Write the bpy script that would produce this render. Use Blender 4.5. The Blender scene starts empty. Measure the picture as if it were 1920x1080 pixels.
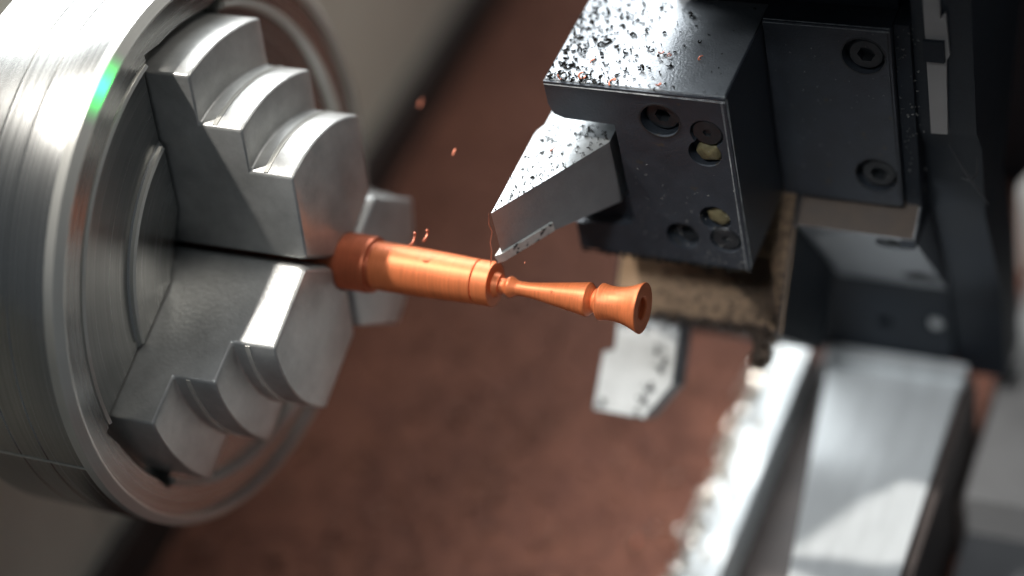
import bpy, bmesh, math, random
from mathutils import Vector, Matrix
S = 0.001                      # all coordinates below are millimetres
sc = bpy.context.scene
COL = sc.collection
rnd = random.Random(7)

# ------------------------------------------------------------------ camera, light, exposure
cam_d = bpy.data.cameras.new('camera'); cam = bpy.data.objects.new('camera', cam_d); COL.objects.link(cam)
right = Vector((0.90887579, 0.37135171, -0.1898492)); up = Vector((-0.13406375, 0.69117227, 0.71014632)); back = Vector((0.39493255, -0.6199829, 0.67797454))
R = Matrix((right, up, back)).transposed().to_4x4()
cam.matrix_world = Matrix.Translation(Vector((222.728, -339.616, 370.930)) * S) @ R
cam_d.lens = 69.98; cam_d.sensor_width = 36; cam_d.clip_start = 0.01; cam_d.clip_end = 50
cam_d.dof.use_dof = True; cam_d.dof.focus_distance = 0.536; cam_d.dof.aperture_fstop = 2.7
sc.camera = cam

world = bpy.data.worlds.new('World'); sc.world = world; world.use_nodes = True
bg = world.node_tree.nodes['Background']
bg.inputs[0].default_value = (0.80, 0.90, 1.0, 1); bg.inputs[1].default_value = 0.10
sc.view_settings.view_transform = 'Standard'; sc.view_settings.look = 'None'
sc.view_settings.exposure = 0.0; sc.view_settings.gamma = 1

def lamp(name, kind, loc, target, power, size=None, color=(1, 1, 1), sizey=None, shape='DISK'):
    d = bpy.data.lights.new(name, kind); d.energy = power; d.color = color
    if kind == 'AREA':
        d.shape = shape; d.size = size * S
        if sizey: d.size_y = sizey * S
    o = bpy.data.objects.new(name, d); COL.objects.link(o)
    o.location = Vector(loc) * S
    dirv = (Vector(target) - Vector(loc)).normalized()
    o.rotation_euler = dirv.to_track_quat('-Z', 'Y').to_euler()
    return o
KEY = Vector((-0.47, -0.06, 0.86)).normalized()
wl_ = lamp('work_lamp', 'SPOT', KEY * 1300 + Vector((60, 10, -10)), (60, 10, -10), 80, None, (1.0, 0.96, 0.90)); wl_.data.spot_size = math.radians(12.6); wl_.data.spot_blend = 0.45; wl_.data.shadow_soft_size = 0.025
lamp('ceiling_lamp', 'AREA', (-540, 760, 610), (0, 40, 10), 27, 1300, (0.94, 0.98, 1.0), 430, 'RECTANGLE')
rl_ = lamp('rail_fill', 'SPOT', (60, -270, 360), (80, 0, -112), 38.0, None, (0.96, 0.98, 1.0)); rl_.data.spot_size = math.radians(14.5); rl_.data.spot_blend = 0.7; rl_.data.shadow_soft_size = 0.12  # added fill with no lamp of its own, brightens the rail
cl_ = lamp('chuck_fill', 'SPOT', (250, 300, 600), (-170, 60, -60), 10.0, None, (1.0, 0.96, 0.90)); cl_.data.spot_size = math.radians(27); cl_.data.spot_blend = 0.3; cl_.data.shadow_soft_size = 0.16  # made-up fill aimed at chuck and wall, kept clear of the copper
g_ = lamp('green_status_lamp', 'AREA', (166, 65, 219), (-84, -23, 79), 0.00010, 2, (0.0, 1.0, 0.12)); g_.data.spread = math.radians(4)
sp_ = lamp('plate_fill', 'SPOT', (40, -260, -125), (94, 80, -48), 1.5, None, (1.0, 0.97, 0.92)); sp_.data.spot_size = math.radians(11); sp_.data.spot_blend = 0.4; sp_.data.shadow_soft_size = 0.004  # invented spot that brightens the second mounting plate

# ------------------------------------------------------------------ materials
def mat(name, col, metallic=0.0, rough=0.5, var=0.15, vscale=60, bump=0.0, bscale=400, col2=None, streak=None, spec=0.5, rvar=0.1, speck=None):
    m = bpy.data.materials.new(name); m.use_nodes = True
    nt = m.node_tree; N = nt.nodes; Lk = nt.links
    b = N['Principled BSDF']
    b.inputs['Metallic'].default_value = metallic; b.inputs['Specular IOR Level'].default_value = spec
    tc = N.new('ShaderNodeTexCoord')
    vec = tc.outputs['Object']
    if streak:                                   # stretch the grain along one direction (brushed / ground finish)
        mp = N.new('ShaderNodeMapping'); mp.inputs['Scale'].default_value = streak; Lk.new(vec, mp.inputs[0]); vec = mp.outputs[0]
    n = N.new('ShaderNodeTexNoise'); n.inputs['Scale'].default_value = vscale; n.inputs['Detail'].default_value = 6; n.inputs['Roughness'].default_value = 0.65
    Lk.new(vec, n.inputs['Vector'])
    r = N.new('ShaderNodeValToRGB'); Lk.new(n.outputs['Fac'], r.inputs[0])
    r.color_ramp.elements[0].position = 0.3; r.color_ramp.elements[1].position = 0.72
    c2 = col2 if col2 else tuple(c * (1 - var) for c in col); c1 = tuple(min(1, c * (1 + var)) for c in col)
    r.color_ramp.elements[0].color = (*c2, 1); r.color_ramp.elements[1].color = (*c1, 1)
    out = r.outputs[0]
    if speck:                                    # small stains
        sn = N.new('ShaderNodeTexNoise'); sn.inputs['Scale'].default_value = speck[0]; sn.inputs['Detail'].default_value = 3
        Lk.new(tc.outputs['Object'], sn.inputs['Vector'])
        sr = N.new('ShaderNodeValToRGB'); sr.color_ramp.elements[0].position = speck[1]; sr.color_ramp.elements[1].position = speck[1] + 0.06
        Lk.new(sn.outputs['Fac'], sr.inputs[0])
        mx = N.new('ShaderNodeMixRGB'); Lk.new(sr.outputs[0], mx.inputs[0]); Lk.new(out, mx.inputs[1]); mx.inputs[2].default_value = (*speck[2], 1)
        out = mx.outputs[0]
    Lk.new(out, b.inputs['Base Color'])
    mr = N.new('ShaderNodeMapRange'); mr.inputs['To Min'].default_value = max(0.02, rough - rvar); mr.inputs['To Max'].default_value = min(1, rough + rvar)
    Lk.new(n.outputs['Fac'], mr.inputs[0]); Lk.new(mr.outputs[0], b.inputs['Roughness'])
    if bump:
        bn = N.new('ShaderNodeTexNoise'); bn.inputs['Scale'].default_value = bscale; bn.inputs['Detail'].default_value = 4; Lk.new(vec, bn.inputs['Vector'])
        bp = N.new('ShaderNodeBump'); bp.inputs['Strength'].default_value = bump; bp.inputs['Distance'].default_value = 0.0004
        Lk.new(bn.outputs['Fac'], bp.inputs['Height']); Lk.new(bp.outputs[0], b.inputs['Normal'])
    return m

def turned(name, col, metallic, rough, ring=900, strength=0.25, var=0.2, aniso=0.0, xr=False):
    """turned metal: fine rings about the spindle axis (object X axis)"""
    m = bpy.data.materials.new(name); m.use_nodes = True
    nt = m.node_tree; N = nt.nodes; Lk = nt.links; b = N['Principled BSDF']
    b.inputs['Metallic'].default_value = metallic
    tc = N.new('ShaderNodeTexCoord'); sx = N.new('ShaderNodeSeparateXYZ'); Lk.new(tc.outputs['Object'], sx.inputs[0])
    cy = N.new('ShaderNodeCombineXYZ'); Lk.new(sx.outputs[1], cy.inputs[1]); Lk.new(sx.outputs[2], cy.inputs[2])
    ln = N.new('ShaderNodeVectorMath'); ln.operation = 'LENGTH'; Lk.new(cy.outputs[0], ln.inputs[0])
    cc = N.new('ShaderNodeCombineXYZ'); Lk.new(sx.outputs[0], cc.inputs[0]); Lk.new(ln.outputs['Value'], cc.inputs[1])
    n = N.new('ShaderNodeTexNoise'); n.inputs['Scale'].default_value = ring; n.inputs['Detail'].default_value = 5; n.inputs['Roughness'].default_value = 0.7
    Lk.new(cc.outputs[0], n.inputs['Vector'])
    r = N.new('ShaderNodeValToRGB'); Lk.new(n.outputs['Fac'], r.inputs[0])
    r.color_ramp.elements[0].position = 0.3; r.color_ramp.elements[1].position = 0.7
    r.color_ramp.elements[0].color = (*[c * (1 - var) for c in col], 1); r.color_ramp.elements[1].color = (*[min(1, c * (1 + var)) for c in col], 1)
    n2 = N.new('ShaderNodeTexNoise'); n2.inputs['Scale'].default_value = 45; n2.inputs['Detail'].default_value = 6; Lk.new(tc.outputs['Object'], n2.inputs['Vector'])
    mx = N.new('ShaderNodeMixRGB'); mx.blend_type = 'MULTIPLY'; mx.inputs[0].default_value = 0.35
    Lk.new(r.outputs[0], mx.inputs[1]); Lk.new(n2.outputs['Fac'], mx.inputs[2])
    g = N.new('ShaderNodeMixRGB'); g.blend_type = 'MULTIPLY'; g.inputs[0].default_value = 1; Lk.new(mx.outputs[0], g.inputs[1]); g.inputs[2].default_value = (1.2, 1.2, 1.2, 1)
    Lk.new(g.outputs[0], b.inputs['Base Color'])
    mr = N.new('ShaderNodeMapRange'); mr.inputs['To Min'].default_value = rough - 0.06; mr.inputs['To Max'].default_value = rough + 0.08
    Lk.new(n.outputs['Fac'], mr.inputs[0]); Lk.new(mr.outputs[0], b.inputs['Roughness'])
    bp = N.new('ShaderNodeBump'); bp.inputs['Strength'].default_value = strength; bp.inputs['Distance'].default_value = 0.0002
    Lk.new(n.outputs['Fac'], bp.inputs['Height']); Lk.new(bp.outputs[0], b.inputs['Normal'])
    return m

M = dict(
    chuck=turned('turned_steel', (0.42, 0.42, 0.405), 0.92, 0.25, 700, 0.12, 0.18),
    lip=turned('bright_steel', (0.72, 0.71, 0.66), 0.45, 0.22, 500, 0.1, 0.1),
    jaw=mat('jaw_steel', (0.52, 0.52, 0.505), 0.6, 0.38, 0.22, 70, 0.2, 900),
    copper=turned('copper', (0.68, 0.185, 0.064), 0.40, 0.45, 1500, 0.4, 0.2),
    copper_dark=turned('copper_rough', (0.50, 0.135, 0.06), 0.6, 0.45, 1200, 0.5, 0.2),
    copper_chip=mat('copper_swarf', (0.62, 0.20, 0.12), 0.6, 0.45, 0.2, 300),
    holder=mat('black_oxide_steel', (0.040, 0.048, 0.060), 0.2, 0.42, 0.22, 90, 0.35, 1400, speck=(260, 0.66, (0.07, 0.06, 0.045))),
    lit_steel=mat('lit_oxide_steel', (0.25, 0.27, 0.29), 0.5, 0.36, 0.15, 120, 0.35, 1600),  # lighter copy of the black steel, light painted into the colour
    rim=mat('worn_edge_steel', (0.46, 0.48, 0.48), 0.1, 0.45, 0.25, 330, 0.5, 700, col2=(0.12, 0.125, 0.13)),
    tool=mat('tool_steel', (0.36, 0.38, 0.39), 0.72, 0.36, 0.12, 120, 0.2, 1200),
    blade=mat('ground_blade_steel', (0.50, 0.51, 0.50), 0.2, 0.45, 0.12, 150, 0.2, 1200),
    shaded_oily=mat('shaded_oily_steel', (0.05, 0.032, 0.020), 0.1, 0.55, 0.3, 120, 0.2, 900),  # darkened copy of the oiled brown, for the plate top in shade
    dust=mat('grey_swarf', (0.20, 0.20, 0.19), 0.2, 0.5, 0.5, 900),
    pale_tray_swarf=mat('pale_tray_swarf', (0.27, 0.135, 0.09), 0.15, 0.6, 0.4, 300),
    insert=mat('carbide_insert', (0.55, 0.55, 0.52), 0.3, 0.5, 0.15, 300, speck=(500, 0.6, (0.05, 0.05, 0.05))),
    bolt=mat('bolt_steel', (0.032, 0.036, 0.04), 0.4, 0.45, 0.3, 300),
    brass=mat('dirty_brass', (0.19, 0.165, 0.085), 0.2, 0.6, 0.45, 350, 0.6, 700),
    tan=mat('oiled_steel', (0.33, 0.215, 0.125), 0.2, 0.5, 0.12, 90, 0.2, 900, speck=(300, 0.68, (0.16, 0.11, 0.06))),
    swarf=mat('dark_swarf', (0.020, 0.018, 0.016), 0.1, 0.75, 0.5, 500, spec=0.15),
    brown_swarf=mat('brown_swarf', (0.045, 0.03, 0.02), 0.1, 0.7, 0.5, 400),
    light_swarf=mat('bright_swarf', (0.70, 0.66, 0.60), 0.8, 0.35, 0.2, 400),
    tray=mat('tray_paint', (0.20, 0.082, 0.051), 0.0, 0.75, 0.35, 210, 0.5, 500, col2=(0.095, 0.034, 0.024), spec=0.2),
    tray_swarf=mat('tray_swarf', (0.19, 0.088, 0.056), 0.1, 0.6, 0.4, 300),
    beige=mat('beige_enamel', (0.72, 0.70, 0.60), 0.0, 0.5, 0.08, 20, 0.1, 200),
    rubber_shade=mat('dark_rubber_shade', (0.045, 0.035, 0.032), 0.0, 0.6, 0.3, 60),  # seams and seals, and the painted shadow under the wall panel
    rail=mat('rail_steel', (0.60, 0.63, 0.64), 0.35, 0.5, 0.12, 30, 0.1, 300, streak=(6, 1, 1)),
    grey=mat('grey_paint', (0.30, 0.29, 0.28), 0.0, 0.55, 0.12, 30),
    dark=mat('dark_grey_paint', (0.06, 0.062, 0.066), 0.0, 0.5, 0.15, 30),
    white=mat('white_plastic', (0.75, 0.72, 0.68), 0.0, 0.45, 0.08, 30),
    turret=mat('turret_black', (0.014, 0.019, 0.026), 0.1, 0.6, 0.25, 60, 0.3, 600, spec=0.3),
)

# ------------------------------------------------------------------ builders
def link(name, bm, m, parent=None, origin=(0, 0, 0), smooth=None):
    """bm is in world millimetres; origin is the thing's base (also mm)"""
    bmesh.ops.recalc_face_normals(bm, faces=bm.faces)
    o0 = Vector(parent['org']) if parent is not None else Vector(origin)
    for v in bm.verts: v.co = (v.co - o0) * S
    me = bpy.data.meshes.new(name); bm.to_mesh(me); bm.free()
    me.materials.append(m)
    if smooth is not None:
        me.polygons.foreach_set('use_smooth', [True] * len(me.polygons))
        me.set_sharp_from_angle(angle=math.radians(smooth))
    o = bpy.data.objects.new(name, me); COL.objects.link(o)
    if parent is not None:
        o.parent = parent
    else:
        o.location = o0 * S
    return o

def sub(parent_obj, o):
    """make o (a child of the same thing) a sub-part of parent_obj"""
    o.parent = parent_obj
    return o

def thing(name, label, cat, org, group=None):
    o = bpy.data.objects.new(name, None); COL.objects.link(o)
    o.location = Vector(org) * S; o['org'] = list(map(float, org)); o.empty_display_size = 0.01
    o['label'] = label; o['category'] = cat
    if group: o['group'] = group
    return o

def tag(o, label, cat, group=None, kind=None):
    o['label'] = label; o['category'] = cat
    if group: o['group'] = group
    if kind: o['kind'] = kind
    return o

def bevel(bm, w, seg=2, ang=30):
    es = [e for e in bm.edges if len(e.link_faces) == 2 and e.calc_face_angle(0) > math.radians(ang)]
    bmesh.ops.bevel(bm, geom=es, offset=w, segments=seg, profile=0.5, affect='EDGES', clamp_overlap=True)
    return bm

def prism(poly, ext, bm=None):
    """closed solid: polygon of 3D points swept by vector ext"""
    bm = bm or bmesh.new()
    e = Vector(ext)
    a = [bm.verts.new(Vector(p)) for p in poly]; b = [bm.verts.new(Vector(p) + e) for p in poly]
    n = len(poly)
    bm.faces.new(a[::-1]); bm.faces.new(b)
    for i in range(n): bm.faces.new((a[i], a[(i + 1) % n], b[(i + 1) % n], b[i]))
    return bm

def box(x0, x1, y0, y1, z0, z1, bm=None):
    return prism([(x0, y0, z0), (x1, y0, z0), (x1, y1, z0), (x0, y1, z0)], (0, 0, z1 - z0), bm)

def frame(ax):
    a = Vector(ax).normalized()
    t = Vector((0, 0, 1)) if abs(a.z) < 0.9 else Vector((1, 0, 0))
    u = a.cross(t).normalized(); return a, u, a.cross(u).normalized()

def lathe(prof, n=64, org=(0, 0, 0), ax=(1, 0, 0), bm=None, close=False):
    """prof: list of (distance along axis, radius)"""
    bm = bm or bmesh.new(); a, u, w = frame(ax); org = Vector(org); rows = []
    for (x, r) in prof:
        if r < 1e-6: rows.append([bm.verts.new(org + a * x)])
        else: rows.append([bm.verts.new(org + a * x + (u * math.cos(2 * math.pi * i / n) + w * math.sin(2 * math.pi * i / n)) * r) for i in range(n)])
    pr = list(zip(rows, rows[1:])) + ([(rows[-1], rows[0])] if close else [])
    for A, B in pr:
        for i in range(n):
            j = (i + 1) % n
            if len(A) == 1 and len(B) == 1: break
            if len(A) == 1: bm.faces.new((A[0], B[i], B[j]))
            elif len(B) == 1: bm.faces.new((A[i], B[0], A[j]))
            else: bm.faces.new((A[i], B[i], B[j], A[j]))
    return bm

def cyl(p, ax, r, h, n=32, bm=None):
    return lathe([(0, 0), (0, r), (h, r), (h, 0)], n, p, ax, bm)

def cut(o, cutters):
    """boolean difference of o with world-mm bmeshes, applied and cleaned away"""
    tmp = []
    org = Vector(o.parent['org']) if o.parent else o.location / S
    for c in cutters:
        bmesh.ops.recalc_face_normals(c, faces=c.faces)
        for v in c.verts: v.co = (v.co - org) * S
        me = bpy.data.meshes.new('cut'); c.to_mesh(me); c.free()
        k = bpy.data.objects.new('cut', me); COL.objects.link(k); k.parent = o.parent
        if not o.parent: k.location = o.location
        md = o.modifiers.new('b', 'BOOLEAN'); md.operation = 'DIFFERENCE'; md.object = k; md.solver = 'EXACT'; tmp.append(k)
    bpy.context.view_layer.update()
    dg = bpy.context.evaluated_depsgraph_get()
    me = bpy.data.meshes.new_from_object(o.evaluated_get(dg)); old = o.data
    o.modifiers.clear(); o.data = me; me.name = old.name
    bpy.data.meshes.remove(old)
    for k in tmp:
        d = k.data; bpy.data.objects.remove(k); bpy.data.meshes.remove(d)
    me.polygons.foreach_set('use_smooth', [True] * len(me.polygons)); me.set_sharp_from_angle(angle=math.radians(28))
    return o

def tube(pts, r, n=6, bm=None, taper=True):
    bm = bm or bmesh.new(); rings = []
    for i, p in enumerate(pts):
        p = Vector(p); q = Vector(pts[min(i + 1, len(pts) - 1)]); o = Vector(pts[max(i - 1, 0)])
        a, u, w = frame((q - o)); k = r * (0.35 if taper and i in (0, len(pts) - 1) else 1)
        rings.append([bm.verts.new(p + (u * math.cos(6.2832 * j / n) + w * math.sin(6.2832 * j / n)) * k) for j in range(n)])
    for A, B in zip(rings, rings[1:]):
        for j in range(n): bm.faces.new((A[j], A[(j + 1) % n], B[(j + 1) % n], B[j]))
    bm.faces.new(rings[0][::-1]); bm.faces.new(rings[-1])
    return bm

# ------------------------------------------------------------------ setting: chip tray below the machine
t = link('chip_tray', box(-175, 420, -260, 620, -175, -163), M['tray'], origin=(0, 0, -175)); t['kind'] = 'structure'

# ------------------------------------------------------------------ headstock wall behind the chuck
h = thing('headstock', 'beige painted headstock wall with a dark strip for the shadow at its foot behind the spinning chuck', 'machine housing', (-176, 100, -163))
w_ = link('wall_panel', box(-230, -170, -17.3, 620, -140, 62), M['beige'], h)
w2 = link('wall_panel', box(-230, -170, -260, -18.7, -140, 62), M['beige'], h)
link('panel_seam', box(-230, -171.5, -18.7, -17.3, -140, 62), M['rubber_shade'], h)
link('shadow_strip', bevel(box(-230, -164, -260, 620, -163, -140.3), 2.5, 2), M['rubber_shade'], h)  # dark strip painted in for the shadowed gap below the panel
link('spindle_nose', lathe([(-170, 0), (-170, 55), (-129, 52), (-129, 0)], 64), M['turret'], h, smooth=40)

# ------------------------------------------------------------------ chuck
ck = thing('lathe_chuck', 'large round steel three-jaw lathe chuck gripping the copper bar', 'lathe chuck', (-129, 0, 0))
prof = [(-129, 0), (-129, 80), (-127.5, 83), (-109, 83), (-108.7, 82.8), (-108.4, 83), (-100, 83), (-99.7, 82.8), (-99.4, 83), (-85.6, 83), (-85.2, 82.9)]
body = link('chuck_body', lathe(prof + [(-85.3, 80.0), (-85.0, 71.5), (-86.5, 70.0), (-86.5, 48.6), (-85.2, 47.2), (-85.2, 30), (-87, 25.5), (-92, 24), (-120, 23), (-120, 0)], 160), M['chuck'], ck, smooth=25)
link('rim_ring', lathe([(-88.0, 83.06), (-85.1, 83.06), (-83.3, 80.6), (-83.3, 80.0), (-88.0, 80.0)], 200, close=True), M['lip'], ck, smooth=25)
JA = (77, 197, 317)
def jaw_pt(a, r, w, X):
    a = math.radians(a); return (X, r * math.cos(a) - w * math.sin(a), r * math.sin(a) + w * math.cos(a))
slots = []
for a in JA:
    bm = bmesh.new()
    prism([jaw_pt(a, 18, -19.6, -91), jaw_pt(a, 70.5, -19.6, -91), jaw_pt(a, 70.5, -19.6, -80), jaw_pt(a, 18, -19.6, -80)], Vector(jaw_pt(a, 0, 39.2, 0)), bm)
    slots.append(bm)
cut(body, slots)
def arc_ring(prof, a0, a1, n=40):
    bm = bmesh.new(); rows = []
    for i in range(n + 1):
        an = math.radians(a0 + (a1 - a0) * i / n); rows.append([bm.verts.new((x, r * math.cos(an), r * math.sin(an))) for x, r in prof])
    k = len(prof)
    for A, B in zip(rows, rows[1:]):
        for i in range(k): bm.faces.new((A[i], A[(i + 1) % k], B[(i + 1) % k], B[i]))
    bm.faces.new(rows[0]); bm.faces.new(rows[-1][::-1])
    return bm
for a in JA:
    for r_, pf in ((70, [(-88, 71.4), (-84.6, 71.2), (-84.1, 70.4), (-85.4, 69.2), (-88, 69)]), (47, [(-88, 48.2), (-84.9, 48.0), (-84.4, 47.3), (-85.6, 46.2), (-88, 46)])):
        g_a = math.degrees(math.asin(19.7 / (r_ - 1)))
        link('face_ring', arc_ring(pf, a + g_a, a + 120 - g_a), M['lip'], ck, smooth=50)
# stepped jaws: each step's outer face is an arc about the spindle axis
def jaw(a):
    steps = [(42.2, -45.5), (54, -59), (68, -72.5)]
    W = 19.0; n = 10; bm = bmesh.new()
    def arc(r, X, k=n):
        out = []
        for i in range(k + 1):
            w = -W + 2 * W * i / k; out.append(jaw_pt(a, math.sqrt(max(r * r - w * w, 1)), w, X))
        return out
    inner = 1.0
    lv = [(-94.5, 68)] 
    # side outline (r, X) from the tip round the steps down to the base
    outline = [(42.2, -45.5), (42.2, -59), (54, -59), (54, -72.5), (68, -72.5), (68, -94.5)]
    rows = [arc(r, X) for r, X in outline]
    def flat(X, r0):
        out = []
        for i in range(n + 1):
            w = -W + 2 * W * i / n
            out.append(jaw_pt(a, r0 + abs(w) * 0.5774, w, X))
        return out
    rows = [flat(-94.5, inner), flat(-48, inner), flat(-45.5, inner + 1.2)] + rows
    V = [[bm.verts.new(Vector(p)) for p in row] for row in rows]
    m = len(V)
    for k in range(m):
        A, B = V[k], V[(k + 1) % m]
        for i in range(n): bm.faces.new((A[i], A[i + 1], B[i + 1], B[i]))
    bm.faces.new([V[k][0] for k in range(m)]); bm.faces.new([V[k][n] for k in range(m)][::-1])
    bmesh.ops.recalc_face_normals(bm, faces=bm.faces)
    bevel(bm, 0.9, 3, 40)
    return bm
for a in JA:
    j = link('jaw', jaw(a), M['jaw'], ck, smooth=35)
    cut(j, [cyl((-100, 0, 0), (1, 0, 0), 8.25, 60, 64)])
    # machined groove lines across the curved step tops, and the socket screw of the top jaw
    g = bmesh.new()
    for (r, X0, X1) in ((42.2, -55, -53.6), (54, -68.5, -67.2)):
        pts0 = [jaw_pt(a, math.sqrt((r + .25) ** 2 - w * w), w, 0) for w in [-18.5 + 37 * i / 12 for i in range(13)]]
        vs = []
        for p in pts0:
            q = Vector(p); rad = Vector((0, q.y, q.z)).normalized()
            vs.append([bm_v for bm_v in (g.verts.new(q + Vector((X0, 0, 0))), g.verts.new(q + Vector((X1, 0, 0))), g.verts.new(q - rad * 1.2 + Vector((X1, 0, 0))), g.verts.new(q - rad * 1.2 + Vector((X0, 0, 0))))])
        for A, B in zip(vs, vs[1:]):
            for i in range(4): g.faces.new((A[i], A[(i + 1) % 4], B[(i + 1) % 4], B[i]))
        g.faces.new(vs[0]); g.faces.new(vs[-1][::-1])
    sub(j, link('grip_ridge', g, M['lip'], ck))
# scribed index line on the cylinder
ang = math.radians(184.5)
c_, s_ = math.cos(ang), math.sin(ang)
bm = prism([(-127, 82.9 * c_ + .35 * s_, 82.9 * s_ - .35 * c_), (-85.6, 82.9 * c_ + .35 * s_, 82.9 * s_ - .35 * c_), (-85.6, 82.9 * c_ - .35 * s_, 82.9 * s_ + .35 * c_), (-127, 82.9 * c_ - .35 * s_, 82.9 * s_ + .35 * c_)], (0, .35 * c_, .35 * s_))
link('index_line', bm, M['lip'], ck)

# ------------------------------------------------------------------ copper workpiece (axis dips a hair towards the free end)
cw = thing('copper_workpiece', 'shiny orange copper bar turned into a slender flared stem, held in the chuck', 'turned part', (-50, 0, 0))
def wp(name, prof, m, n=72, cap=True, smooth=40):
    ax = Vector((1, -0.008, -0.010)).normalized()
    p = list(prof)
    if cap: p = [(p[0][0], 0)] + p + [(p[-1][0], 0)]
    bm = lathe(p, n, (0, 0, 0), ax)
    return link(name, bm, M[m], cw, smooth=24)
thr = [(-95, 8.0)]
x = -52.0
while x < -37.4:
    thr += [(x, 8.0), (x + .45, 8.22), (x + .6, 8.22), (x + .95, 7.95)]; x += 1.05
wp('rough_bar', thr + [(-37.0, 8.15), (-36.1, 7.95)], 'copper_dark')
wp('dark_groove', [(-36.2, 7.0), (-35.3, 6.9)], 'copper_dark')
wp('barrel', [(-35.4, 6.3), (-35.2, 6.85), (-34.4, 6.97), (-20, 6.8), (-4.0, 6.32), (-3.85, 6.22)], 'copper')
wp('shoulder_band', [(-3.9, 5.8), (-3.55, 5.8), (-3.4, 6.3), (1.2, 6.3), (1.4, 6.18), (1.42, 5.7), (1.6, 3.6), (3.2, 3.1), (3.25, 2.6)], 'copper')
wp('bead', [(3.1, 2.2), (4.5, 2.1), (5.1, 2.4), (5.8, 2.95), (6.3, 3.0), (6.9, 2.75), (7.7, 2.3), (8.4, 2.1)], 'copper')
wp('tapered_stem', [(8.3, 2.1), (9.5, 2.02), (12.2, 2.15), (16, 2.65), (21.4, 3.5), (26, 4.2), (29.2, 4.75), (29.5, 4.72), (30.9, 3.3), (31.1, 3.0)], 'copper')
wp('collar', [(31.0, 3.0), (31.2, 3.25), (31.9, 3.5), (32.3, 3.55), (32.5, 3.9)], 'copper')
wp('flared_foot', [(32.4, 4.4), (32.9, 5.0), (33.3, 5.12), (33.8, 5.0), (35.5, 4.72), (37.4, 4.72), (39.5, 5.0), (41.5, 5.6), (43.4, 6.4), (44.7, 6.98), (45.0, 7.0), (45.1, 6.8), (44.95, 3.3), (44.6, 3.0), (43.6, 2.9), (43.4, 1.5), (40.5, 1.45), (40.5, 0.01)], 'copper', cap=False)

# ------------------------------------------------------------------ tool holder at the working station
h1 = thing('tool_holder', 'black steel tool holder block above the copper part, its bright top littered with swarf', 'tool holder', (35, 60, -19))
fp = [(9.6, -19.0), (61.4, -19.2), (61.4, 43.0), (9.6, 43.2), (9.6, 35.5), (10.6, 31.8), (13.5, 30.6), (28.4, 30.2), (28.6, -5.2), (26.5, -7.4), (9.9, -8.7)]
bm = prism([(x, 37, z) for x, z in fp], (0, 46, 0)); bevel(bm, 1.1, 1, 40)
hb = link('holder_body', bm, M['holder'], h1)
front_holes = [(41.9, 33.3, 5.5, 7), (54.8, 30.4, 4.7, 1.6), (53.4, 23.4, 4.7, 4), (53.2, -0.6, 4.5, 4), (55.4, -8.4, 4.6, 1.3), (42.6, -8.9, 4.9, 6)]
for x, z, r, d in front_holes:            # one after the other: some overlap
    cut(hb, [cyl((x, 35.5, z), (0, 1, 0), r, d + 1.5, 40)])
link('slot_shade_block', box(10.4, 28.3, 39.5, 82, -7.0, 1.7), M['turret'], h1)  # dark block added so the slot below the tool stays black
# lighter skin paints the lit top; worn bright chamfers lie on the block too
link('lit_top_skin', prism([(10.0, 37.9, 43.18), (60.9, 37.9, 43.0), (60.9, 78, 43.0), (10.0, 78, 43.18)], (0, 0, 0.25)), M['lit_steel'], h1)
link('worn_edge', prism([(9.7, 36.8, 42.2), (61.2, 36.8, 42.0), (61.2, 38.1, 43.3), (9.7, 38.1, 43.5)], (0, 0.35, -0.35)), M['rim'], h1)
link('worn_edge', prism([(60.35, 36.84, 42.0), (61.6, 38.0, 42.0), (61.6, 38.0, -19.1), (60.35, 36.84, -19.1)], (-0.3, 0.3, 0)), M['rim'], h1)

def socket(parent, p, ax, r, depth, hexr, m='bolt', head_h=2.0, name='socket_screw', washer=True):
    """cap screw head sunk `depth` below p, with a hexagon socket; ax points into the metal"""
    a = Vector(ax).normalized(); p = Vector(p)
    o = link(name, lathe([(0, 0), (0, r - .45), (.45, r), (head_h, r), (head_h, 0)], 36, p + a * depth, a), M[m], parent, smooth=35)
    hx = lathe([(-1, 0), (-1, hexr), (head_h * .75, hexr), (head_h * .75, 0)], 6, p + a * depth, a)
    cut(o, [hx])
    return o
Y1 = (0, 1, 0)
socket(h1, (41.9, 37, 33.3), Y1, 4.9, 2.4, 2.3, head_h=4.5)
link('counterbore_rim', lathe([(-.12, 5.5), (-.12, 6.05), (.3, 6.05), (.3, 5.5)], 48, (41.9, 37, 33.3), Y1, close=True), M['bolt'], h1, smooth=40)
socket(h1, (54.8, 37, 30.4), Y1, 4.35, .5, 1.3, head_h=1.0, name='set_screw')
socket(h1, (55.4, 37, -8.4), Y1, 4.2, .35, 1.3, head_h=.9, name='set_screw')
socket(h1, (43.4, 37, -8.9), Y1, 3.9, 2.2, 2.1, head_h=3.7)
def plug(x, z, r, seed):
    q = random.Random(seed); bm = bmesh.new()
    bmesh.ops.create_icosphere(bm, subdivisions=3, radius=1)
    for v in bm.verts:
        k = 1 + .10 * math.sin(5 * v.co.x + seed) * math.sin(4 * v.co.z + 2 * seed) + q.uniform(-.03, .03)
        v.co = Vector((x + v.co.x * r * k, 38.9 + v.co.y * 1.5 * k, z + v.co.z * r * .86 * k))
    return bm
link('brass_plug', plug(54.1, 22.8, 3.7, 1), M['brass'], h1, smooth=60)
link('brass_plug', plug(54.1, -0.8, 3.6, 4), M['brass'], h1, smooth=60)

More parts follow.
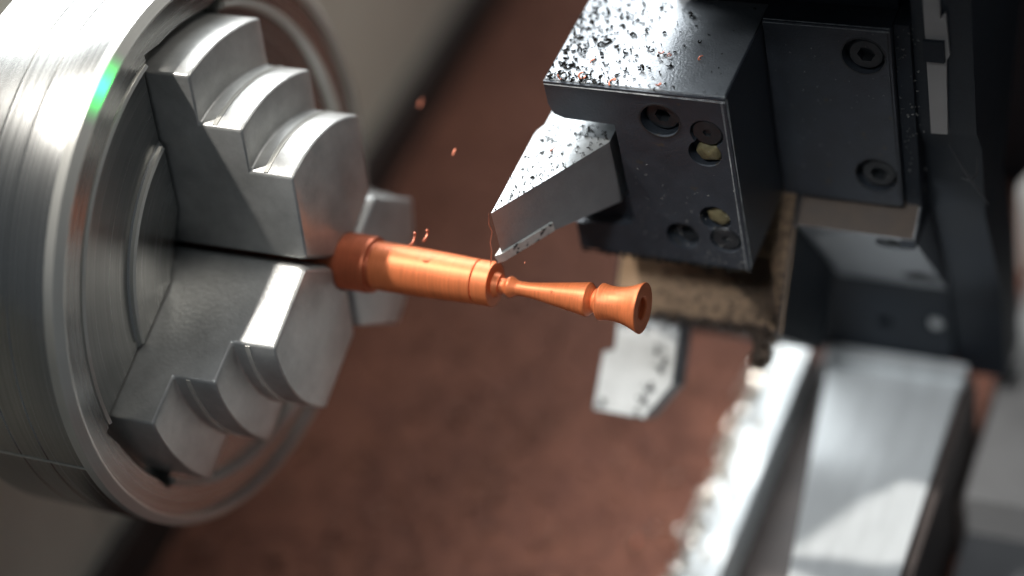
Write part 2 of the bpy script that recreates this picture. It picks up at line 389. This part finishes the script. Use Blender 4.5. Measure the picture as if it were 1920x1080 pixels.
# ------------------------------------------------------------------ cutting tool in its slot
t1 = thing('cutting_tool', 'grey pointed steel turning tool whose tip touches the copper bar', 'cutting tool', (18, 45, 6))
tp = [(3.9, 3.4), (25.9, 36.6), (25.9, 75), (5.2, 75), (5.0, 40.6), (3.7, 37.8), (3.5, 35.6)]
tb = prism([(x, y, 24.0) for x, y in tp], (0, 0, -20.5)); 
# underside rises towards the tip
for v in tb.verts:
    if v.co.z < 10: v.co.z = 9.2 if v.co.y < 20 else 2.0
bevel(tb, .35, 2, 30)
link('shank', tb, M['tool'], t1)
ins = prism([(2.6, 1.7, 6.6), (4.6, 3.2, 6.6), (13.9, 17.2, 6.6), (10.5, 19.5, 6.6), (3.4, 12, 6.6)], (0, 0, 2.9)); bevel(ins, .25, 2, 30)
link('insert', ins, M['insert'], t1)

# ------------------------------------------------------------------ second station
n2 = Vector((0, -1, 1)).normalized(); u2 = Vector((0, -1, -1)).normalized(); p2 = Vector((0, 69.3, -19.6))
def st2(X, u, h=0.3): return Vector((X, 0, 0)) + p2 + u2 * u + n2 * h
h2 = thing('lower_tool_holder', 'brownish oiled steel tool holder sloping down behind the flared copper foot, covered with swarf', 'tool holder', tuple(st2(40, 20, -20)))
bm = bmesh.new()
P8 = [st2(13.2, -3), st2(66, -3), st2(66, 40.3), st2(13.2, 40.8), st2(13.2, -3, -52), st2(66, -3, -52), st2(66, 46, -52), st2(13.2, 46, -52)]
V = [bm.verts.new(p) for p in P8]
for f in ((0, 1, 2, 3), (4, 7, 6, 5), (0, 4, 5, 1), (1, 5, 6, 2), (2, 6, 7, 3), (3, 7, 4, 0)): bm.faces.new([V[i] for i in f])
bevel(bm, .7, 2, 30)
link('holder_body', bm, M['turret'], h2)
link('oiled_face', prism([st2(13.9, -2, .0), st2(65.3, -2, .0), st2(65.3, 39.7, .0), st2(13.9, 40.1, .0)], n2 * .3), M['tan'], h2)
link('worn_edge', prism([st2(65.6, 8.4, .12), st2(66.2, 8.4, .0), st2(66.2, 40.4, .0), st2(65.6, 40.4, .12)], n2 * -.8), M['tan'], h2)
t2 = thing('parting_tool', 'flat light grey steel tool with a cut corner hanging below the flared copper foot', 'cutting tool', tuple(st2(22, 40, -8)))
pp = [(13.6, 30), (13.6, 52.2), (10.2, 53.3), (9.3, 71.8), (26.2, 72.1), (34.0, 60.4), (34.0, 30)]
bm = prism([st2(X, u, -4.5) for X, u in pp], n2 * -11.0); bevel(bm, .45, 2, 25)
link('blade', bm, M['holder'], t2)
link('ground_face', prism([st2(X, u, -4.5) for X, u in ((14.0, 30.5), (14.0, 52.5), (10.6, 53.6), (9.75, 71.4), (26.0, 71.7), (33.6, 60.2), (33.6, 30.5))], n2 * .25), M['blade'], t2)

# ------------------------------------------------------------------ turret with its mounting plates
tr = thing('tool_turret', 'dark tool turret with bolted mounting plates carrying both tool holders', 'tool turret', (90, 100, -60))
bm = box(61.9, 96.9, 69.3, 110, -18.2, 44.6); bevel(bm, .5, 1, 30)
pl = link('mounting_plate', bm, M['holder'], tr)
for (x, z) in ((89.2, 35.2), (89.9, -7.4)):
    cut(pl, [cyl((x, 67, z), Y1, 5.9, 6.5, 40)])
    sub(pl, socket(tr, (x + .5, 69.3, z), Y1, 4.9, .9, 2.5, head_h=3.5, name='plate_screw'))
    sub(pl, link('counterbore_rim', lathe([(-.1, 5.9), (-.1, 6.3), (.3, 6.3), (.3, 5.9)], 48, (x, 69.3, z), Y1, close=True), M['bolt'], tr, smooth=40))
sub(pl, link('worn_edge', prism([(62.0, 69.16, 44.0), (96.8, 69.16, 44.0), (96.8, 70.0, 44.75), (62.0, 70.0, 44.75)], (0, .3, -.3)), M['rim'], tr))
sub(pl, link('worn_edge', prism([(96.2, 69.16, 44.0), (97.05, 69.9, 44.0), (97.05, 69.9, -18.1), (96.2, 69.16, -18.1)], (-.3, .3, 0)), M['bolt'], tr))
# second mounting plate, seen edge on, below; lighter steel paints its lit face
a0 = Vector((66.5, 63.5, -25.2)); d2 = Vector((0, .529, -.848)); nn = Vector((0, -.848, -.529))
bm = prism([a0, a0 + Vector((34.6, 0, 0)), a0 + Vector((34.6, 0, 0)) + d2 * 59, a0 + d2 * 59], nn * -26); bevel(bm, .6, 1, 30)
p2_ = link('mounting_plate', bm, M['lit_steel'], tr)
sub(p2_, link('shaded_oily_top', prism([a0 + Vector((.1, 0, 0)) - nn * .1, a0 + Vector((34.4, 0, 0)) - nn * .1, a0 + Vector((34.4, 0, 0)) - nn * 25, a0 + Vector((.1, 0, 0)) - nn * 25], -d2 * .25), M['shaded_oily'], tr))  # oily top, with its shade painted in as a darker brown
for k, s in ((27.4, 8.2), (28.4, 47.2)):
    c = a0 + Vector((k, 0, 0)) + d2 * s
    cut(p2_, [cyl(c + nn * 1, -nn, 5.7, 5.5, 40)])
    sub(p2_, socket(tr, c, -nn, 4.8, .8, 2.4, head_h=3, name='plate_screw'))
# turret flank between the plates, third station below, and the turret disc
fl = prism([(0, 72, 44.6), (0, 72, -20), (0, 62.5, -27.8), (0, 67, -29), (0, 110, -29), (0, 110, 44.6)], (4.3, 0, 0))
for v in fl.verts: v.co.x += 97.2
upper_blocker = box(34, 97, 78.5, 140, 44.75, 150); bevel(upper_blocker, .5, 1, 30)  # unseen block added to keep the ceiling light off the holder top
link('mounting_plate', upper_blocker, M['turret'], tr)
link('flank', fl, M['turret'], tr)
bm = box(54, 101.4, 95.5, 150, -112, -74.5); bevel(bm, .8, 2, 30)
tb3 = link('lower_block', bm, M['turret'], tr)
cut(tb3, [cyl((80, 94, -95), Y1, 2.3, 8, 24), cyl((96.5, 94, -93), Y1, 3.2, 8, 24)])
sub(tb3, link('block_screw', lathe([(0, 0), (0, 2.2), (1, 2.4), (3, 2.4), (3, 0)], 24, (96.5, 95.9, -93), Y1), M['rim'], tr, smooth=40))
disc = [(74, 8), (79, -2), (80, -28), (96, -74), (100, -118), (118, -118), (116, -70), (104, -30), (130, 10), (300, 30), (300, 160), (74, 160)]
bm = prism([(101.6, y, z) for y, z in disc], (16, 0, 0)); bevel(bm, 1.2, 2, 30)
link('turret_disc', bm, M['turret'], tr, smooth=30)
st = prism([(105.2, 73.0, 110), (105.3, 73.0, 7.2), (109.9, 73.0, 7.4), (110.6, 73.0, 33.0), (111.6, 73.0, 35.2), (111.0, 73.0, 49), (109.6, 73.0, 47), (109.6, 73.0, 110)], (0, 3, 0)); bevel(st, .3, 1, 30)
sp = link('edge_strip', st, M['grey'], tr)
sub(sp, link('strip_notch', bevel(box(104.8, 110.4, 71.8, 75, 33.2, 40.0), .8, 2), M['turret'], tr))
# small bent bracket beside the strip
link('bent_bracket', tube([(110, 73, 4), (115.5, 73, -8.5), (117.4, 73, -6.5), (117.8, 73, 0)], .45, 6), M['dark'], tr)
link('bent_bracket', tube([(113, 73, -8.0), (116, 73, -9.0), (120.5, 73, -17)], .4, 6), M['dark'], tr)

# upper station, out of the picture, that shades the right half of the block
h0 = thing('upper_tool_holder', 'dark tool holder of the station above the lit block, cut off by the top edge', 'tool holder', (50, 70, 60))
def sh(X, s, z=0): return Vector((X, 74 - .707 * s + .707 * z, 51.5 + .707 * s + .707 * z))
bm = bmesh.new(); V = [bm.verts.new(p) for p in (sh(33, 0), sh(98, 0), sh(98, 62), sh(14, 62), sh(33, 0, 60), sh(98, 0, 60), sh(98, 62, 60), sh(14, 62, 60))]
for f in ((0, 1, 2, 3), (4, 7, 6, 5), (0, 4, 5, 1), (1, 5, 6, 2), (2, 6, 7, 3), (3, 7, 4, 0)): bm.faces.new([V[i] for i in f])
bevel(bm, .7, 2, 30)
link('holder_body', bm, M['holder'], h0)

# ------------------------------------------------------------------ guide rails at lower right
r1 = thing('guide_rail', 'wide bright silver guide rail running toward the viewer at lower right', 'guide rail', (83, 0, -163))
link('rail_bar', bevel(prism([(82.5, -60, -163), (105.5, -60, -163), (105.5, 88, -163), (61.8, 88, -163)], (0, 0, 52)), 1.5, 3), M['rail'], r1, smooth=40)
link('end_cap', bevel(box(60.2, 106.6, 88.2, 94.5, -163, -108.2), 2.2, 3), M['rail'], r1, smooth=40)
link('side_seal', bevel(box(105.7, 109, -160, 93, -163, -113), 1, 2), M['rubber_shade'], r1)
r2 = thing('way_ledge', 'narrow pale ledge left of the wide rail with bright swarf spilling over it', 'guide rail', (45, 0, -163))
link('ledge_bar', bevel(box(33, 46, -160, 122, -163, -132), 1.2, 2), M['rail'], r2, smooth=40)
link('gutter', prism([(46.2, -60, -162.9), (82.2, -60, -162.9), (61.4, 88, -162.9), (60, 88.1, -162.9), (60, 122, -162.9), (46.2, 122, -162.9)], (0, 0, 15)), M['rubber_shade'], r2)
r3 = thing('side_cover', 'blurred grey machine cover at the lower right corner', 'machine cover', (160, 40, -163))
link('cover_panel', bevel(box(112, 240, 62, 174, -163, -135), 4, 3), M['grey'], r3, smooth=40)
link('gap_filler', box(109.2, 111.8, 60, 174, -162.9, -140), M['rubber_shade'], r3)  # dark strip added only to fill the gap beside the cover
link('lower_panel', bevel(box(112, 240, -160, 61.5, -163, -152), 2, 2), M['dark'], r3, smooth=40)
ps = thing('white_post', 'blurred pale round post at the right picture edge', 'machine post', (117, 190, -163))
link('post', lathe([(0, 0), (0, 10), (10, 10), (12, 14), (46, 14), (52, 9), (52, 0)], 40, (117, 190, -163), (0, 0, 1)), M['white'], ps, smooth=40)

gp = thing('rear_guard', 'dark flat guard panel in the upper right corner behind the turret', 'machine guard', (190, 240, -163))
link('guard_panel', bevel(box(62, 330, 240, 250, -162.9, 330), 2, 2), M['turret'], gp)

# ------------------------------------------------------------------ swarf
def chip_bm(q, size):
    """one curled, thin-walled sliver about the origin"""
    bm = bmesh.new(); k = q.randint(3, 6); ang = q.uniform(1.0, 4.6); r = size * q.uniform(.35, .6); w = size * q.uniform(.16, .38); th = size * .07
    pitch = size * q.uniform(-.25, .25); rows = []
    for i in range(k + 1):
        a = ang * i / k; c, s = math.cos(a), math.sin(a); ww = w * (1 - .55 * abs(2 * i / k - 1)); z = pitch * i / k
        rows.append([bm.verts.new((c * rr, s * rr, z + zz)) for rr, zz in ((r, -ww), (r, ww), (r + th, ww), (r + th, -ww))])
    for A, B in zip(rows, rows[1:]):
        for j in range(4): bm.faces.new((A[j], A[(j + 1) % 4], B[(j + 1) % 4], B[j]))
    bm.faces.new(rows[0][::-1]); bm.faces.new(rows[-1])
    return bm
TEMPL = []
q = random.Random(3)
for i in range(40):
    b = chip_bm(q, 1.0); b.verts.index_update()
    TEMPL.append(([v.co.copy() for v in b.verts], [[v.index for v in f.verts] for f in b.faces])); b.free()
def scatter(name, label, m, places, org, parent=None, seed=1):
    """places: list of (point, normal, size)"""
    q = random.Random(seed); vs, fs = [], []
    for p, n, s in places:
        tv, tf = q.choice(TEMPL); a, u, w = frame(n); th = q.uniform(0, 6.283); tl = q.gauss(0, .35)
        if q.random() < .35: tl += 1.4
        rot = Matrix((u, w, a)).transposed() @ Matrix.Rotation(th, 3, 'Z') @ Matrix.Rotation(tl, 3, 'X')
        P = [rot @ (c * s) for c in tv]; lift = -min(c.dot(a) for c in P) - .02
        b0 = len(vs); vs += [(Vector(p) + c + a * lift - Vector(org)) * S for c in P]; fs += [[b0 + i for i in f] for f in tf]
    me = bpy.data.meshes.new(name); me.from_pydata(vs, [], fs); me.materials.append(M[m])
    o = bpy.data.objects.new(name, me); COL.objects.link(o); o.location = Vector(org) * S
    if label: o['label'] = label; o['category'] = 'swarf'
    o['kind'] = 'stuff'
    return o
def inpoly(x, y, P):
    c = False
    for i in range(len(P)):
        x0, y0 = P[i]; x1, y1 = P[i - 1]
        if (y0 > y) != (y1 > y) and x < (x1 - x0) * (y - y0) / (y1 - y0) + x0: c = not c
    return c
Zup = Vector((0, 0, 1))
pl_ = []
q = random.Random(11)
while len(pl_) < 620:                                # thick along the left and front edges, thin to the right
    x = q.uniform(10.2, 60); y = q.uniform(37.6, 82)
    d = .05 + .95 * math.exp(-(x - 10) / 7.0) * .55 + .9 * math.exp(-(y - 37.5) / 2.2) * math.exp(-max(0, x - 30) / 7) + .22 * math.exp(-((x - 20) / 11) ** 2)
    if x > 44: d *= .25
    if q.random() < d: pl_.append(((x, y, 43.42), Zup, q.choice((.45, .6, .7, .85, 1.1, 1.4)) * q.uniform(.8, 1.15)))
scatter('swarf', 'dark curled swarf strewn over the lit top of the black tool holder', 'swarf', pl_, (30, 55, 43.4), seed=2)
pl_ = []
while len(pl_) < 210:
    x = q.uniform(3.5, 26); y = q.uniform(3, 43)
    if inpoly(x, y, [(a_ * .94 + .9, b_ * .96 + 1) for a_, b_ in tp]) : pl_.append(((x, y, 24.0), Zup, q.choice((.45, .6, .8, 1.0)) * q.uniform(.8, 1.15)))
scatter('swarf', 'dark fine swarf lying on the lit top of the pointed cutting tool', 'swarf', pl_, (15, 25, 24), seed=3)
pl_ = []
while len(pl_) < 1700:
    X = q.uniform(14, 65.5); u = q.uniform(0, 40.3)
    d = .05 + .95 * math.exp(-(40.3 - u) / 4.5) * (0.3 + .7 * min(1, max(0, (X - 22) / 25))) + .8 * math.exp(-(66 - X) / 9)
    if X < 27: d *= .25
    if q.random() < d: pl_.append((st2(X, u, 0), n2, q.choice((.5, .7, .9, 1.3)) * q.uniform(.8, 1.15)))
for i in range(260):
    X = 27 + 38 * q.random(); pl_.append((st2(X, 40.3 + q.uniform(-1.5, .8), q.uniform(-.8, 1.2)), n2, q.uniform(1, 2.2)))
scatter('swarf', 'brown black swarf heaped along the lower edge of the brownish sloping holder', 'brown_swarf', pl_, tuple(st2(40, 30)), seed=4)
pl_ = []
for i in range(70):
    X, u = q.choice(((11.8, 69), (24, 70), (25, 66), (27, 62.5), (28.5, 56), (30.5, 54), (29, 50))); pl_.append((st2(X + q.gauss(0, .8), u + q.gauss(0, .9), -4.5), n2, q.uniform(.7, 1.7)))
for i in range(26): pl_.append((st2(q.uniform(14, 33), 41 + abs(q.gauss(0, 2.5)), -4.5), n2, q.uniform(.8, 1.7)))
scatter('swarf', 'black swarf stuck to the flat light grey parting tool', 'swarf', pl_, tuple(st2(22, 60)), seed=5)
pl_ = []
for i in range(150):                                 # specks on the dark faces of the block and the plate
    x, z = q.uniform(30, 60.5), q.uniform(-18.5, 26)
    pl_.append(((x, 36.95, -18.5 + (z + 18.5) * q.random()), (0, -1, 0), q.uniform(.2, .55)))
scatter('swarf', 'tiny specks of swarf stuck to the dark front of the tool holder', 'dust', pl_, (45, 37, 0), seed=6)
pl_ = []
for i in range(70):
    x, z = q.uniform(63, 96.5), q.uniform(-18, 44); pl_.append(((x, 69.25, z), (0, -1, 0), q.uniform(.2, .5)))
for i in range(60):
    pl_.append(((q.uniform(97.4, 104), 71.9, q.uniform(-15, 44)), (0, -1, 0), q.uniform(.25, .8)))
scatter('swarf', 'tiny bright specks of swarf on the mounting plate and turret flank', 'dust', pl_, (85, 69, 10), seed=8)
pl_ = []
for i in range(330): pl_.append(((q.uniform(10, 61), 37 + abs(q.gauss(0, .6)) - .4, -19.1 - abs(q.gauss(0, .25))), (0, 0, -1), q.uniform(.5, 1.2)))
scatter('swarf', 'dark swarf fringe clinging under the lower edge of the tool holder', 'swarf', pl_, (35, 37, -19), seed=9)
pl_ = []
for i in range(650):                                 # bright pile along the pale ledge
    y = q.uniform(-70, 121); sp_ = abs(q.gauss(0, 1)) - (1.2 if i % 4 == 0 else 0); x = 35 - max(-1.4, sp_) * (4.5 + 3 * math.sin(y * .19) + 2 * math.sin(y * .47))
    z = -132 - max(0, 33 - x) * 1.9 if x < 33 else -132
    pl_.append(((x, y, max(-163, z)), (-.5, 0, .8), q.uniform(1.5, 3.8)))
scatter('swarf', 'bright curled swarf piled against the left side of the pale ledge', 'light_swarf', pl_, (35, 10, -140), seed=10)
pl_ = []
for i in range(4200):
    x = q.uniform(-160, 60); y = q.uniform(-80, 420); pl_.append(((x, y, -163), Zup, q.uniform(.8, 2.4)))
scatter('swarf', 'loose red brown swarf covering the chip tray floor', 'tray_swarf' if 'tray_swarf' in M else 'copper_dark', pl_, (0, 100, -163), seed=12)

pl_ = []
for i in range(1500):
    x = q.uniform(-160, 60); y = q.uniform(-80, 420); pl_.append(((x, y, -163), Zup, q.uniform(1.6, 3.4)))
scatter('swarf', 'paler copper coloured curls among the red brown swarf on the chip tray', 'pale_tray_swarf', pl_, (0, 100, -163), seed=15)

# clump of swarf hanging from the sloping holder's lower edge
pl_ = []
for i in range(190):
    k = q.random(); c = st2(60.5, 41 + 8.5 * k, -2); pl_.append((c + Vector((q.gauss(0, 1.6 - .5 * k), q.gauss(0, 1.0), q.gauss(0, .8))), (q.gauss(0, 1), -1, q.gauss(0, 1)), q.uniform(1.2, 2.6)))
o = scatter('swarf_clump', 'olive brown clump of swarf hanging off the sloping holder beside the pale ledge', 'brown_swarf', pl_, tuple(st2(60, 45)), seed=13)

# single copper curls one can count
def curl(name, label, p, n, size, seed, group=None):
    q = random.Random(seed); pts = []; a, u, w = frame(n); r = size * .42; turns = q.uniform(.35, .8)
    for i in range(13):
        t_ = i / 12; an = t_ * turns * 6.283 + seed; pts.append(Vector(p) + u * math.cos(an) * r * (1.2 - .8 * t_) + w * math.sin(an * 1.15) * r * (.7 + .5 * t_) + a * (t_ * size * .5 + .2 + .12 * size * math.sin(7 * t_ + seed)))
    o = link(name, tube(pts, size * .11, 6), M['copper_chip'], None, origin=p, smooth=50)
    return tag(o, label, 'copper shaving', group)
G = 'copper shavings on the tool holder'
spots = [((20.5, 39.6, 43.4), 2.4, 'pale orange copper curl in the swarf heap near the left end of the holder edge'), ((14.5, 38.6, 43.4), 1.7, 'red copper curl lying nearest the left corner of the holder top'),
         ((29.3, 38.6, 43.4), 2.2, 'bright orange copper curl at the holder front edge where the swarf heap ends'), ((20.5, 46.5, 43.4), 1.6, 'small red copper curl alone in the middle of the lit holder top'),
         ((42.3, 39.2, 43.4), 1.8, 'tan copper curl at the shadow boundary on the holder front edge'), ((38.5, 52.5, 43.4), 1.7, 'dim copper curl in the shade just right of the light boundary on the holder'),
         ((41.2, 52.0, 43.4), 1.4, 'dimmer smaller copper curl in the holder shade beside a like one'), ((50.0, 52.0, 43.4), 1.6, 'dim copper curl farthest right in the shade on the holder top')]
for i, (p, s, l) in enumerate(spots): curl('copper_shaving', l, p, Zup, s, i + 20, G)
curl('copper_shaving', 'red copper curl lying on the lit top of the pointed cutting tool', (11.5, 30.5, 24.0), Zup, 2.0, 33, G)
# fresh chips: at the tool edge, above the barrel, and in flight
G2 = 'copper chips flying off the cut'
fly = [((-20.5, 0, 13.2), 3.4, 'pinkish copper curl hovering just above the middle of the copper barrel'), ((-17.0, 1, 13.9), 3.6, 'brightest copper curl hovering above the copper barrel, right of its twin'),
       ((-0.25, 0, 48.0), 1.8, 'glowing orange copper chip in mid air left of the tool holder'), ((-46.4, 60, 9.6), 2.2, 'pale out of focus chip in mid air beside the upper chuck jaw'),
       ((15.1, 20, -134.3), 3.0, 'small orange chip low down left of the pale ledge'), ((14.0, -2, 13.0), 1.3, 'tiny red copper chip in mid air just right of the tool tip')]
for i, (p, s, l) in enumerate(fly): curl('copper_chip', l, p, (0.4, -0.6, 0.68), s, i + 50, G2)
o = link('copper_thread', tube([(3.6, 2.8, 24.4), (3.2, 2.2, 21), (3.4, 2.4, 18), (2.7, 1.2, 15), (2.6, .9, 12), (2.0, .2, 9.0), (1.6, -.4, 7.2)], .17, 6), M['copper_chip'], origin=(3, 2, 7), smooth=60)
tag(o, 'thin bright copper thread running up the pointed tool edge from the cut', 'copper shaving')
